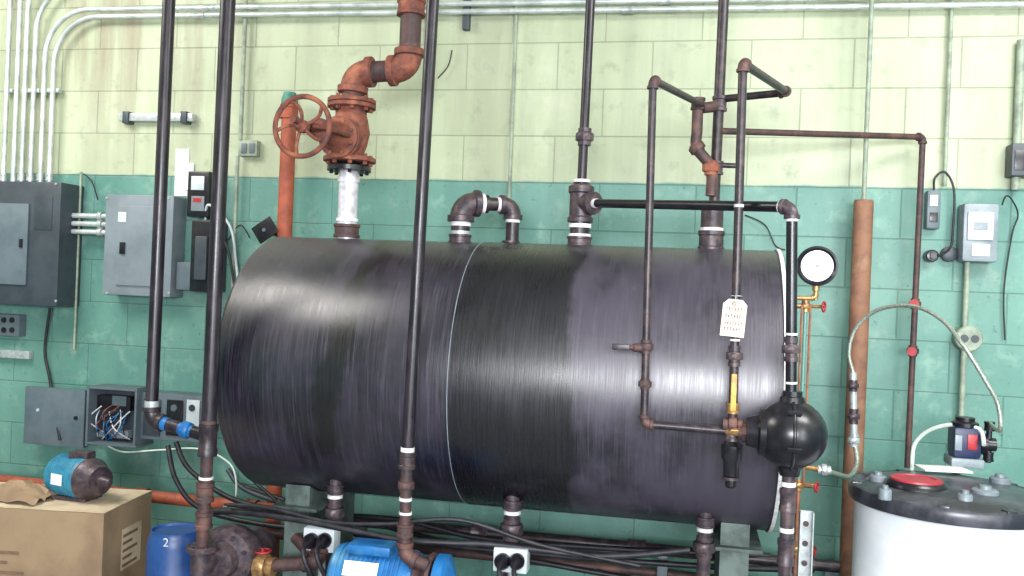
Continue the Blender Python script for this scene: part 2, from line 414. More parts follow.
g.collar(S(205, 492, YA), d, r*.85, r*2.6, RSTD, 1.35); g.collar(S(204, 520, YA), d, r*.85, r*2.2, RSTD, 1.3)
g.done()
YC = -1.18
g = G('black_steel_riser_pipe')
p1 = S(407, 460, YC); top = ext_up(p1, S(433, 0, YC), CEIL); r = my(415, YC, 12.5); d = (top-p1).normalized()
p2 = S(404, 556, YC); pr = S(428, 566, YC)
g.cyl(p1, top, r, BLK)
g.collar(p1, d, r, r*2.6, BLKR, 1.4); g.tape(p1+d*r*1.7, d, r, WHT, r*.7)
g.cyl(p2, p1, r*.9, RSTD)
g.union(S(406, 485, YC), d, r*.75, RSTD, .8); g.tape(S(405.5, 499, YC), d, r*.95, WHT, r*.5); g.tape(S(405.5, 513, YC), d, r*.95, WHT, r*.4)
g.collar(S(405, 530, YC), d, r*.95, r*2, RSTD, 1.35)
g.elbow(p2, d, pr-p2, r, RSTD, 2.0); g.cyl(p2+(pr-p2)*.5, pr, r, RSTD)
g.done()

# ---------------------------------------------------------------- rusty steam line + gate valve
YV = TY
g = G('rusty_steam_line')
r = my(350, YV, 21)
zb = S(350, 99, YV).z; xv = S(350, 150, YV).x
pv = Vector((xv, YV, zb)); a = Vector((xv+.004, YV, S(355, 73, YV).z)); b_ = S(409, 68, YV); b_.z = a.z+.01; t_ = Vector((b_.x, YV, CEIL))
g.pipe([pv, a, b_, t_], r, RSTD, RST, a=1.7)
cz = S(408, 8, YV).z; g.collar((b_.x, YV, cz), UP, r, .06, RST, 1.3)
g.cyl((xv, YV, S(348, 238, YV).z-.02), (xv, YV, S(349, 168, YV).z), r*.93, SILV)
g.collar((xv, YV, S(347, 231, YV).z), UP, r, .05, RSTD, 1.2)
g.tape((xv, YV, S(347, 220, YV).z), UP, r*.95, WHT, .012)
g.tape((xv, YV, S(347, 180, YV).z), UP, r*.95, SILV, .02)
g.done()
g = G('gate_valve')
zt = S(351, 105, YV).z; zb2 = S(349, 160, YV).z; zm = (zt+zb2)/2; m1 = M(350, YV)
g.flange((xv, YV, zt+.012), UP, 24*m1, .016, RST, 8); g.flange((xv, YV, zt-.006), UP, 24*m1, .016, RST, 8)
g.flange((xv, YV, zb2), UP, 26*m1, .018, RST, 8); g.flange((xv, YV, S(349, 169, YV).z), UP, 22*m1, .02, BLKP, 8)
h = zt-zb2
g.lathe((xv, YV, zb2), UP, [(0, .055), (.02, .05), (h*.25, .062), (h*.5, .072), (h*.75, .062), (h-.02, .05), (h, .055)], RST, 28)
fw = Vector((-.06, -1, 0)).normalized(); c0 = Vector((xv, YV, zm-.034))
g.lathe(c0, fw, [(0, .06), (.07, .058), (.08, .07)], RST, 24)
g.flange(c0+fw*.085, fw, .078, .016, RST, 8); g.flange(c0+fw*.103, fw, .076, .014, RST, 8)
g.lathe(c0+fw*.11, fw, [(0, .06), (.03, .045), (.08, .03), (.12, .03), (.13, .04), (.14, .04), (.145, .02)], RST, 20)
for sx in (-1, 1):
    g.sweep(g.smoothpts([c0+fw*.12+Vector((sx*.05, 0, 0)), c0+fw*.22+Vector((sx*.05, 0, 0)), c0+fw*.30+Vector((sx*.03, 0, 0)), c0+fw*.33+Vector((sx*.01, 0, 0))], 4), .009, RST, 8)
g.cyl(c0+fw*.2, c0+fw*.44, .011, RST)
g.handwheel(c0+fw*.375+Vector((0, 0, -.012)), fw, .1, RST, 5, .09)
g.done()
g = G('orange_vertical_pipe')
yo = -.1
x_ = S(287, 170, yo); r = my(289, yo, 15); z_ = S(290, 104, yo).z
g.cyl((x_.x, yo, .0), (x_.x, yo, z_), r, ORG); g.collar((x_.x, yo, S(290, 112, yo).z), UP, r, .06, ORG, 1.2)
g.lathe((x_.x, yo, z_), UP, [(0, r*1.1), (.02, r*1.1), (.05, r*.8)], DGRN, 16)
g.done()

# ---------------------------------------------------------------- return bend on tank top
g = G('return_bend_pipe')
xa = S(461, 215, TY).x; r = my(460, TY, 22); ztop = S(470, 203, TY).z
xb = S(513, 215, TY+.1).x
A1 = Vector((xa, TY, TZ+TR-.03)); A2 = Vector((xa, TY, ztop)); A3 = Vector((xb, TY+.1, ztop+.005)); A4 = Vector((xb, TY+.1, TZ+TR-.06))
g.pipe([A1, A2, (A2+A3)/2], r*.85, BLKR, GRI, a=1.8, tape=True)
g.pipe([(A2+A3)/2, A3, A4], r*.62, BLKR, GRI, a=1.9, tape=True)
g.collar((xa, TY, TZ+TR+.012), UP, r*.85, .03, GRI, 1.2); g.tape((xa, TY, TZ+TR+.035), UP, r*.85, GALV, .012)
g.collar((xb, TY+.08, TZ+TR), UP, r*.6, .03, GRI, 1.3)
g.done()

# ---------------------------------------------------------------- tee and supply pipe to float chamber
YF = -1.24
g = G('supply_pipe_with_tee')
xt = S(581, 200, TY).x; r = my(583, TY, 9.5); rT = my(583, TY, 24)
g.cyl((xt, TY, S(581, 190, TY).z), (xt+.012, TY, CEIL), r, BLK)
g.union((xt+.004, TY, S(583, 137, TY).z), UP, r*1.05, GRI, .9)
zt = S(581, 203, TY).z
g.cyl((xt, TY, TZ+TR-.02), (xt, TY, zt), rT*.82, BLKR)
g.lathe((xt, TY, S(581, 222, TY).z), UP, [(0, rT*1.08), (.015, rT*1.08), (.02, rT*.95), (.1, rT*.95), (.105, rT*1.08), (.125, rT*1.08), (.135, rT*.7)], GRI, 24)
g.collar((xt, TY, TZ+TR+.015), UP, rT*.82, .035, GRI, 1.25); g.tape((xt, TY, TZ+TR+.037), UP, rT*.86, WHT, .01)
g.tape((xt, TY, S(581, 226, TY).z), UP, rT*.86, WHT, .014)
g.tape((xt, TY, S(581, 184, TY).z+.01), UP, rT*.66, WHT, .01)
cn = S(792, 207, YF); bt = S(791, 394, YF); ps = Vector((xt, TY, zt)); r2 = my(750, YF, 11)
dd = (cn-ps).normalized()
g.lathe(ps, dd, [(0, rT*.8), (.05, rT*.8), (.052, rT*.95), (.072, rT*.95)], GRI, 20); g.tape(ps+dd*.08, dd, r2, WHT, .014)
g.pipe([ps, cn, bt], r2, BLKP, GRI, a=1.9, tape=True)
dv_ = cn-bt
g.union(bt.lerp(cn, .24), dv_, r2*.9, GRI, 1.3)
g.tape(bt.lerp(cn, .32), dv_, r2, WHT, .006); g.tape(bt.lerp(cn, .06), dv_, r2, WHT, .006)
g.done()
g = G('low_water_cutoff')
cb = S(791, 434, YF); rb = 34.5*M(790, YF, 433)
g.ball(cb, rb, BLKP, axis=(-1, 0, 0), sq=1.02, seg=40)
g.torus(cb, (1, 0, 0), rb*1.0, rb*.05, BLKP)
for i in range(6):
    an = i*math.pi/3+.3; q = cb+Vector((0, math.cos(an)*rb*1.03, math.sin(an)*rb*1.03))
    g.cyl(q-Vector((.018, 0, 0)), q+Vector((.018, 0, 0)), rb*.07, BLKP, 6)
g.lathe(cb, (-1, 0, 0), [(rb*.6, rb*.72), (rb*.9, rb*.66), (rb*.95, rb*.5), (rb*1.25, rb*.42)], BLKP, 24)
g.lathe(cb, UP, [(rb*.8, rb*.4), (rb*1.08, rb*.34), (rb*1.1, rb*.28), (rb*1.25, rb*.28)], BLKP, 16)
g.lathe(cb, -UP, [(rb*.8, rb*.4), (rb*1.05, rb*.3), (rb*1.2, rb*.28)], BLKP, 16)
g.done()
g = G('drain_pipe')
r = my(790, YF, 13); pb = S(789, 470, YF)
g.cyl((pb.x, YF, 0), (pb.x, YF, pb.z), r, GRI)
for v in (484, 530): g.tape((pb.x, YF, S(789, v, YF).z), UP, r, WHT, .012)
g.collar((pb.x, YF, S(789, 500, YF).z), UP, r, .06, GRI, 1.25); g.collar((pb.x, YF, S(789, 552, YF).z), UP, r, .07, GRI, 1.25)
g.done()
# ---------------------------------------------------------------- main vertical with tank bushing and loops
g = G('vent_riser_pipe')
xr = S(714, 200, TY).x; r = my(715, TY, 10.5)
g.cyl((xr, TY, TZ+TR-.02), (xr+.012, TY, CEIL), r, BLKR)
rB = my(711, TY, 26)
g.collar((xr-.004, TY, TZ+TR+.03), UP, rB*.75, .07, GRI, 1.3); g.tape((xr-.004, TY, TZ+TR+.07), UP, rB*.8, WHT, .012); g.tape((xr-.004, TY, TZ+TR+.0), UP, rB*.85, WHT, .008)
g.lathe((xr-.004, TY, TZ+TR+.075), UP, [(0, rB*.85), (.06, rB*.85), (.065, rB*.98), (.085, rB*.98), (.09, rB*.6)], GRI, 20)
q0 = S(698, 104, TY-.04); q1 = S(697, 148, TY-.04); q2 = S(711, 168, TY-.04); q3 = S(711, 196, TY-.04)
rr = my(705, TY, 11); g.hose([q0, S(697, 130, TY-.04), q1, q2, q3], rr, RSTD, 14); g.union(q2, UP, rr*.85, RST, .8); g.union(q1, q1-q2, rr*.8, RSTD, .6)
g.collar(q0, UP, rr, .04, RSTD, 1.25)
g.cyl(S(702, 108, TY-.04), Vector((xr+.012, TY, S(713, 106, TY).z)), rr, RSTD)
g.collar((xr+.006, TY, S(716, 104, TY).z), UP, r, .05, GRI); g.collar((xr+.002, TY, S(715, 168, TY).z), UP, r, .045, GRI)
g.cyl(Vector((xr, TY, S(715, 165, TY).z)), S(743, 166, TY), r*.5, BLKR)
g.done()
YL = -1.18
g = G('bypass_pipe_loop')
r = my(650, YL, 8)
k0 = S(702, 105, TY-.04); k1 = S(653, 80, YL); k2 = S(644, 424, YL); k3 = S(727, 431, YL)
g.pipe([k0, k1, k2, k3], r, BLKR, RSTD, a=2.0)
dk = (k1-k2).normalized()
g.union(k2+dk*((k1-k2).length*.225), dk, r, RSTD, .9); g.union(S(645, 384, YL), dk, r*.9, RSTD, .7)
vv = S(646, 348, YL); g.lathe(vv, (-1, -.3, 0), [(0, r*1.3), (.035, r*1.1), (.04, r*.7), (.06, r*.7)], RSTD, 12); g.box(vv+Vector((-.07, -.02, 0)), (.05, .012, .018), BLKR, .003)
g.done()
g = G('gauge_pipe_loop')
r = my(738, YL, 9)
j0 = Vector((xr+.012, TY, S(717, 99, TY).z)); j1 = S(787, 100, -.72); j2 = S(743, 63, YL); j3 = S(732, 440, YL)
j1.z = j0.z
g.pipe([j0, j1, j2, j3], r, BLKR, RSTD, a=1.8)
d3 = (j2-j3).normalized()
def on(v):
    t = (v-63)/(440-63); return j2+(j3-j2)*t
g.tape(on(206), d3, r, LGRY, .008)
g.union(on(356), d3, r, GRI, 1.2); g.tape(on(340), d3, r, WHT, .006)
g.box(on(392)+Vector((0, -.014, 0)), (.016, .01, .105), YEL, .004); g.collar(on(408), d3, r, .03, BRS, 1.4)
g.union(on(425), (1, 0, 0), r*1.1, RSTD, 1.); g.collar(on(432), d3, r*1.1, .05, GRI, 1.4)
g.cyl(k3, S(757, 434, YF), r*.95, BRS); g.union(S(746, 433, YF+.03), (1, 0, 0), r*1.1, RSTD, .8)
g.lathe(on(440), -d3, [(0, r*1.4), (.01, r*1.9), (.015, r*2.3), (.05, r*2.3), (.06, r*1.8), (.1, r*1.7), (.105, r*1.2), (.13, r*1.2), (.135, r*.8)], BLKP, 20)
g.tape(on(478), d3, r*1.7, GRI, .008)
g.done()
g = G('inspection_tag')
tc_ = on(318)+Vector((-.006, -.022, 0)); w = .066; h = .105
rz = Matrix.Rotation(math.radians(4), 3, 'Y')
pts2 = [(-w/2, -h/2), (w/2, -h/2), (w/2, h/2-.014), (w/2-.014, h/2), (-w/2+.014, h/2), (-w/2, h/2-.014)]
vs = [tc_+rz @ Vector((a, 0, b)) for a, b in pts2]+[tc_+rz @ Vector((a, .002, b)) for a, b in pts2]
g.poly(vs, [tuple(range(6)), tuple(range(11, 5, -1))]+[(i, i+6, (i+1) % 6+6, (i+1) % 6) for i in range(6)], TAG)
random.seed(9)
for row, zz in enumerate((.026, .006, -.014, -.03)):
    x0 = -.024
    while x0 < .02:
        ww = random.uniform(.004, .008)
        g.box(tc_+rz @ Vector((x0+ww/2, -.001, zz+random.uniform(-.002, .002))), (.0015, .001, random.uniform(.006, .012)), INK, 0)
        g.box(tc_+rz @ Vector((x0+ww/2+.002, -.001, zz+random.uniform(-.003, .003))), (ww*.6, .001, .0015), INK, 0)
        x0 += ww+.002
g.torus(tc_+Vector((0, .0, h/2-.012)), (0, 1, 0), .005, .0012, RST, 12, 6)
g.sweep(g.smoothpts([tc_+Vector((0, -.001, h/2-.012)), tc_+Vector((.003, -.004, h/2+.01)), on(296)+Vector((0, -.016, 0))], 4), .0012, GALV, 6)
g.torus(on(296), UP, .0165, .0012, GALV, 20, 6)
g.done()

YW = -.1
g = G('thin_branch_pipe')
b0 = Vector((xr+.01, TY, S(716, 131, TY).z)); b1 = S(917, 137, YW); b2 = S(911, 468, YW); r = my(915, YW, 6)
b1.x = (b1.x+b2.x)/2+.008; b2.x = b1.x-.008
g.pipe([b0, b1, b2], r, RSTD, RSTD, a=2)
for v in (304, 351):
    p = b1+(b2-b1)*((v-137)/(468-137)); g.union(p, UP, r*1.05, RSTD, .9); g.lathe(p, (-.3, -1, 0), [(0, r), (.04, r), (.041, r*1.5), (.055, r*1.5)], RED, 12)
g.done()

# ---------------------------------------------------------------- right end : dial gauge, sight glass
g = G('pressure_gauge')
c = S(817, 266, -.66); rg = 18.5*M(817, -.66); nrm = (C-c).normalized(); nrm = (nrm+Vector((0, -.6, 0))).normalized()
g.lathe(c, nrm, [(-.03, rg*.7), (-.025, rg*.96), (0, rg), (.008, rg*1.08), (.014, rg*1.08), (.016, rg*.96), (.010, rg*.84)], BLKP, 40, caps=True)
g.lathe(c, nrm, [(.0105, rg*.83), (.0112, rg*.83)], GLS, 40)
xax = UP.cross(nrm).normalized(); yax = nrm.cross(xax)
for i in range(31):
    an = math.radians(225-270*i/30); dv = xax*math.cos(an)+yax*math.sin(an); L_ = .16 if i % 5 == 0 else .08
    g.cyl(c+nrm*.0118+dv*rg*(.76-L_), c+nrm*.0118+dv*rg*.76, .0008 if i % 5 else .0014, BLKP, 6)
dv = (xax*-.62+yax*-.55).normalized()
g.poly([c+nrm*.0125-dv*rg*.2-dv.cross(nrm)*.003, c+nrm*.0125-dv*rg*.2+dv.cross(nrm)*.003, c+nrm*.0125+dv*rg*.6], [(0, 1, 2)], BLKP)
g.lathe(c, nrm, [(.011, .006), (.015, .006)], BLKP, 12)
g.lathe(c-yax*rg, -yax, [(0, .012), (.02, .012), (.022, .008), (.05, .008)], BRS, 12)
q = c-yax*(rg+.045); g.pipe([q+yax*.01, q, Vector((TX1+.0, q.y, q.z-.005))], .0075, BRS, BRS, a=1.6)
g.done()
g = G('sight_glass_assembly')
ys = -.66; x0 = S(803, 310, ys).x
zt = S(804, 306, ys).z; zb = S(818, 486, ys).z; x1 = x0+.008
g.cyl((TX1, ys, zt), (x1+.01, ys, zt), .009, BRS); g.cyl((TX1, ys, zb), (x1+.05, ys, zb), .009, BRS)
g.union((x1, ys, zt), UP, .010, BRS, 1.0); g.union((x1, ys, zb), UP, .010, BRS, 1.0)
g.cyl((x1, ys, zb), (x1, ys, zt), .006, mat('glass_tube', (110, 150, 140), rough=.1), 12)
for dx in (-.013, .014): g.cyl((x1+dx, ys-.012, zb), (x1+dx, ys-.012, zt), .004, COP, 8)
g.cyl((x1, ys, zb), (x1, ys, .0), .008, COP)
for zz in (zt, zb, S(826, 551, ys).z):
    g.cyl((x1, ys, zz), (x1+.05, ys-.02, zz), .006, BRS, 10); g.handwheel((x1+.055, ys-.022, zz), (1, -.5, 0), .016, RED, 4, .2)
g.union((x1, ys, S(826, 551, ys).z), UP, .011, BRS, 1.)
g.done()
g = G('strut_channel_post')
xs = S(806, 540, -.95).x; zt = S(806, 512, -.95).z; w = .04
g.box((xs, -.93, zt/2), (w, .003, zt), GALV, 0)
for sx in (-1, 1): g.box((xs+sx*(w/2-.0015), -.945, zt/2), (.003, .03, zt), GALV, 0)
for i in range(9): g.lathe((xs, -.932, zt-.04-.06*i), (0, -1, 0), [(0, .009), (.001, .009)], RSTD, 12)
g.done()

g = G('brown_wrapped_pipe')
x_ = S(859, 320, -.12).x; r = my(859, -.12, 19); z1 = S(858, 200, -.12).z
g.lathe((x_, -.12, .0), UP, [(0, r), (z1-.01, r), (z1, r*.92), (z1, r*.8), (z1-.02, r*.8)], BRN, 24)
g.cyl((x_, -.12, z1-.02), (x_, -.12, CEIL), .009, CONDP)
g.done()

# ---------------------------------------------------------------- tank bottom nipples & header
g = G('tank_drain_nipple')
yn = TY-.26
for u, w, v1 in ((335, 15, 520), (512, 17, 540), (704, 16, 572)):
    x_ = S(u, v1-20, yn).x; r = my(u, yn, w); z0 = TZ-math.sqrt(TR**2-.26**2)
    g.cyl((x_, yn, .3), (x_, yn, z0+.02), r*.85, GRI); g.collar((x_, yn, z0-.02), UP, r*.9, .03, GRI, 1.25)
    g.tape((x_, yn, z0-.045), UP, r*.92, WHT, .012); g.union((x_, yn, z0-.1), UP, r*.75, GRI, .9)
g.pipe([(S(335, 520, yn).x, yn, .31), (S(704, 540, yn).x, yn, .31)], .025, GRI)
g.done()

# ---------------------------------------------------------------- conduits upper left + along the top
g = G('electrical_conduit_run')
yc = -.05; rc = .0115
for i, (u, vb, zt) in enumerate(((52, 182, 2.795), (43, 182, 2.83), (33, 182, 2.95), (24, 182, 3.05), (6, 182, 3.15))):
    x_ = S(u, 110, yc).x; zb = S(u, vb, yc).z; R_ = .22
    pts = [(x_, yc, zb-.01), (x_, yc, zt-R_)]+[(x_+R_-R_*math.cos(t*math.pi/16), yc, zt-R_+R_*math.sin(t*math.pi/16)) for t in range(1, 9)]+[(XR, yc, zt-.045)]
    g.sweep(pts, rc, COND, 12)
    g.collar((x_, yc, zb+.02), UP, rc, .03, GALV, 1.5)
    for dx in (.75+.1*i, 2.7+.2*i): g.collar((x_+dx, yc, zt-.045*dx/(XR-x_)), (1, 0, 0), rc, .05, GALV, 1.25)
    g.box((x_, yc+.02, 2.45), (.05, .03, .018), GALV, .002)
x_ = S(16, 110, yc).x; g.cyl((x_, yc, S(16, 182, yc).z), (x_, yc, CEIL), rc, COND)
x_ = S(468, 15, 0).x; g.box((x_, -.02, 2.81), (.03, .035, .2), PAND, .003)
g.done()
g = G('strut_channel')
g.wbox(118, 113, 192, 121, 0, -.04, GALV); g.wbox(122, 111, 128, 123, 0, -.05, PAND); g.wbox(180, 111, 186, 123, 0, -.05, PAND)
g.done()
g = G('wall_conduit')
for u, v0, v1, px in ((948, -400, 186, 4), (242, -400, 140, 4), (513, -400, 300, 3.5), (240, 156, 330, 3.5), (1019, 40, 190, 8), (84, 172, 350, 2.5)):
    p0 = S(u, 100, -.03); z1 = min(CEIL, S(u, v0, -.03).z); g.cyl((p0.x, -.03, S(u, v1, -.03).z), (p0.x, -.03, z1), my(u, -.03, px), CONDP)
g.done()
# ---------------------------------------------------------------- panels
def panel(name, u0, v0, u1, v1, dep, body, door, inner, latch=True):
    g = G(name); g.wbox(u0, v0, u1, v1, 0, -dep, body, .006)
    if inner:
        a, b, c_, d_ = inner; g.wbox(a, b, c_, d_, -dep, -dep-.01, door, .004)
        lx = S(c_-4, (b+d_)/2, -dep).x; lz = S(c_, (b+d_)/2, -dep).z
        if latch: g.box((lx, -dep-.014, lz), (.014, .012, .04), BLKP, .003)
    for (u, v) in ((u0+3, v0+3), (u1-3, v0+3), (u0+3, v1-3), (u1-3, v1-3)):
        p = S(u, v, -dep); g.lathe(p, (0, -1, 0), [(0, .006), (.004, .005)], GALV, 10)
    return g
g = panel('electrical_panel', -60, 181, 59, 304, .16, PAND, PANM, (-30, 203, 27, 284)); g.wbox(34, 196, 52, 230, -.16, -.163, PAND); g.done()
g = panel('breaker_panel', 104, 195, 172, 296, .11, PAN, PAN, (116, 206, 160, 286)); g.wbox(118, 212, 126, 222, -.12, -.122, LGRY); g.wbox(119, 242, 124, 254, -.12, -.13, BLKP); g.done()
g = G('conduit_nipples')
for v in (215, 223, 231):
    p = S(56, v, -.07); q = S(112, v+2, -.07); q.z = p.z; g.cyl(p, q, .012, COND); g.collar(p.lerp(q, .1), q-p, .012, .02, GALV, 1.6); g.collar(p.lerp(q, .8), q-p, .012, .02, GALV, 1.6)
g.done()
g = G('wall_notices'); g.wbox(175, 149, 188, 196, 0, -.006, PAP, 0); g.wbox(181, 163, 193, 190, -.006, -.01, PAP, 0); g.done()
g = G('timer_control')
g.wbox(187, 171, 209, 217, 0, -.09, BLKP, .008); g.wbox(191, 176, 204, 190, -.09, -.095, LGRY, .003); g.wbox(191, 196, 204, 211, -.09, -.094, PAN, .003)
g.wbox(193, 198, 201, 202, -.094, -.096, RED, 0); g.done()
g = G('disconnect_switch')
g.wbox(190, 220, 214, 292, 0, -.12, BLKP, .01); g.wbox(194, 236, 206, 280, -.12, -.135, PAND, .006); g.wbox(176, 262, 192, 290, 0, -.08, PANM, .006)
g.hose([S(205, 222, -.06), S(208, 205, -.1), S(222, 215, -.1), S(232, 232, -.08), S(236, 262, -.05), S(240, 300, -.04)], .006, LGRY)
g.hose([S(208, 217, -.06), S(216, 228, -.1), S(228, 250, -.1), S(235, 290, -.08)], .006, BLKC)
g.done()
g = G('thermostat'); g.wbox(238, 140, 257, 156, 0, -.035, CONDP, .005); g.wbox(241, 143, 246, 153, -.035, -.04, PANM, .002); g.wbox(249, 143, 254, 153, -.035, -.04, PANM, .002); g.done()
g = G('conduit_bracket')
p = S(265, 230, -.2); rotm = Matrix.Rotation(math.radians(-35), 3, 'Y'); g.box(p, (.1, .012, .08), BLKP, .004, rotm); g.lathe(p+Vector((0, -.006, 0)), (0, -1, 0), [(0, .008), (.006, .008)], PANM, 14)
g.cyl(p, (p.x, -.0, p.z-.02), .012, BLKP); g.done()
g = G('wall_receptacle'); g.wbox(-14, 314, 19, 336, 0, -.05, PANM, .005)
for u in (-6, 4, 12):
    for v in (320, 330): p = S(u, v, -.05); g.lathe(p, (0, -1, 0), [(0, .014), (.004, .013)], BLKP, 14)
g.wbox(-14, 350, 29, 358, 0, -.03, GALV, .002); g.done()
g = G('control_cabinet')
g.wbox(24, 388, 84, 446, -.06, -.075, PANM, .004); p = S(76, 418, -.075); g.lathe(p, (0, -1, 0), [(0, .01), (.006, .009)], BLKP, 12); p = S(38, 410, -.075); g.lathe(p, (0, -1, 0), [(0, .008), (.004, .007)], LGRY, 12)
u0, v0, u1, v1 = 86, 388, 136, 446
g.wbox(u0, v0, u1, v1, 0, -.02, PAND)
for a in ((u0, v0, u0+2, v1), (u1-2, v0, u1, v1), (u0, v0, u1, v0+2), (u0, v1-2, u1, v1)): g.wbox(*a, 0, -.14, PANM, .001)
g.wbox(94, 396, 130, 410, -.02, -.08, BLKP); g.wbox(112, 396, 126, 406, -.08, -.085, PANM); g.wbox(98, 430, 128, 438, -.02, -.06, GRYP)
random.seed(2)
for i in range(18):
    a = S(random.uniform(96, 130), random.uniform(404, 415), -.08); b2 = S(random.uniform(96, 130), random.uniform(430, 440), -.07)
    mm = a.lerp(b2, .5)+Vector((random.uniform(-.06, .06), -.05, random.uniform(-.03, .03)))
    g.hose([a, mm, b2], .003, random.choice([RST, BLU, WHT, BLKC, BLU, BLKC, LGRY]), 6)
g.done()
g = G('switch_box')
g.wbox(138, 394, 203, 441, 0, -.1, PANM, .005); g.wbox(143, 399, 160, 436, -.1, -.106, PAND, .003); g.wbox(166, 400, 182, 436, -.1, -.108, BLKP, .003); g.wbox(186, 400, 199, 436, -.1, -.106, LGRY, .003)
for v in (408, 427): g.lathe(S(192, v, -.106), (0, -1, 0), [(0, .016), (.004, .015)], PAND, 14); g.lathe(S(174, v, -.108), (0, -1, 0), [(0, .016), (.004, .015)], PANM, 14)
g.done()

g = G('junction_box')
g.wbox(963, 203, 999, 262, 0, -.09, GRYP, .014); g.wbox(968, 212, 994, 240, -.09, -.1, LGRY, .008); g.wbox(972, 244, 990, 256, -.09, -.094, PAP, .002); g.wbox(974, 222, 988, 230, -.1, -.103, GRYP, .002)
x_ = S(966, 300, -.04).x; g.cyl((x_, -.04, 0), (x_, -.04, S(966, 262, -.04).z), my(966, -.04, 5.5), CONDP)
g.done()
g = G('round_receptacle'); p = S(965, 338, -.0)
g.lathe((p.x, 0, p.z), (0, -1, 0), [(.0, .05), (.055, .05), (.06, .046)], CONDP, 24)
for dx in (-.018, .02): g.lathe((p.x+dx, -.06, p.z), (0, -1, 0), [(0, .015), (.004, .014)], PAND, 14)
g.done()
g = G('wall_sensor'); g.wbox(927, 190, 941, 229, 0, -.05, PANM, .01); g.wbox(930, 195, 938, 206, -.05, -.055, PAP, .002); g.wbox(930, 212, 938, 222, -.05, -.054, BLKP, .002)
g.hose([S(934, 190, -.03), S(935, 178, -.04), S(945, 172, -.04), S(954, 190, -.04), S(953, 230, -.04), S(950, 248, -.04), S(938, 256, -.06)], .0045, BLKC)
p = S(931, 256, -.03); g.lathe((p.x, 0, p.z), (0, -1, 0), [(.0, .024), (.05, .024), (.055, .02), (.056, .012), (.07, .012)], BLKP, 20)
g.lathe((S(948, 252, 0).x, 0, p.z+.01), (0, -1, 0), [(.0, .03), (.03, .03), (.035, .02)], PAND, 18)
g.done()
g = G('alarm_box'); g.wbox(1012, 143, 1050, 176, 0, -.08, PAND, .006); g.wbox(1015, 150, 1030, 170, -.08, -.085, BLKP, .003); g.done()
g = G('hanging_wire')
g.hose([S(1002, 205, -.06), S(1006, 196, -.08), S(1012, 200, -.06), S(1018, 215, -.03), S(1012, 235, -.02), S(1004, 290, -.02), S(1005, 340, -.02)], .003, BLKC)
g.hose([S(84, 174, -.02), S(92, 182, -.05), S(98, 200, -.02)], .003, BLKC)
g.hose([S(438, 78, -.02), S(448, 66, -.02), S(452, 50, -.02)], .003, BLKC)
g.hose([S(745, 215, -.02), S(765, 225, -.03), S(775, 245, -.03), S(785, 250, -.02)], .003, BLKC)
g.hose([S(250, 238, -.03), S(240, 225, -.03), S(228, 240, -.04)], .003, BLKC)
g.done()

# ---------------------------------------------------------------- chemical drum, hoses, dosing pump
g = G('chemical_drum')
cx = S(950, 500, -.9); X, Y_ = cx.x, -.9; zt = 1.068; RD = .286
g.lathe((X, Y_, 0), UP, [(0, RD*.9), (.02, RD*.93), (.3, RD*.93), (.31, RD*.95), (.34, RD*.95), (.35, RD*.93), (.68, RD*.93), (.69, RD*.95), (.72, RD*.95), (.73, RD*.93), (zt-.07, RD*.93), (zt-.05, RD*.85)], DRUMW, 72)
g.lathe((X, Y_, zt-.062), UP, [(0, RD*.94), (0, RD*.99), (.01, RD*1.0), (.034, RD*1.0), (.042, RD*.985), (.046, RD*.95), (.04, RD*.9), (.04, RD*.86), (.052, RD*.8), (.06, RD*.4), (.062, .001)], LID, 72)
lz = zt
def onlid(u, v): return SZ(u, v, lz)
pr = onlid(916, 484); g.lathe((pr.x, pr.y, lz-.012), UP, [(0, .088), (.012, .086), (.02, .08), (.024, .076)], BLKP, 36); g.lathe((pr.x, pr.y, lz+.005), UP, [(0, .074), (.012, .072), (.014, .054), (.011, .052), (.011, .001)], REDC, 36)
for u, v, rr in ((985, 492, .036), (1000, 480, .03), (965, 497, .02), (878, 478, .025), (885, 492, .018)):
    q = onlid(u, v); g.lathe((q.x, q.y, lz-.02), UP, [(0, rr), (.025, rr), (.029, rr*.85), (.029, rr*.5), (.039, rr*.45), (.039, .001)], PAN, 20)
for i in range(10):
    an = math.pi*2*i/10; g.box((X+math.cos(an)*RD*.93, Y_+math.sin(an)*RD*.93, zt-.02), (.03, .03, .014), LID, .004, Matrix.Rotation(an, 3, 'Z'))
q = onlid(943, 470); g.box((q.x, q.y, lz+.004), (.15, .09, .006), PAP, .002, Matrix.Rotation(.15, 3, 'Z'))
g.done()
g = G('dosing_pump')
q = onlid(965, 468); bx, by = q.x, q.y+.02; b0 = lz
g.box((bx, by, b0+.02), (.1, .1, .03), GRYP, .006); g.box((bx, by, b0+.085), (.085, .09, .1), mat('pump_body_blue', (36, 46, 84), (28, 36, 70), rough=.4), .012)
g.box((bx+.012, by-.046, b0+.09), (.03, .006, .05), RED, .003); g.box((bx-.03, by-.046, b0+.085), (.022, .006, .05), GRYP, .003)
g.lathe((bx-.0, by, b0+.135), UP, [(0, .042), (.012, .042), (.018, .03), (.03, .03)], BLKP, 20)
g.lathe((bx+.045, by, b0+.08), (1, 0, 0), [(0, .035), (.02, .035), (.025, .022), (.05, .022)], BLKP, 20)
g.cyl((bx+.075, by, b0+.02), (bx+.075, by, b0+.15), .009, BLKP); g.collar((bx+.075, by, b0+.14), UP, .01, .03, BLKP, 1.6); g.collar((bx+.075, by, b0+.04), UP, .01, .03, BLKP, 1.6)
g.done()
g = G('braided_hose')
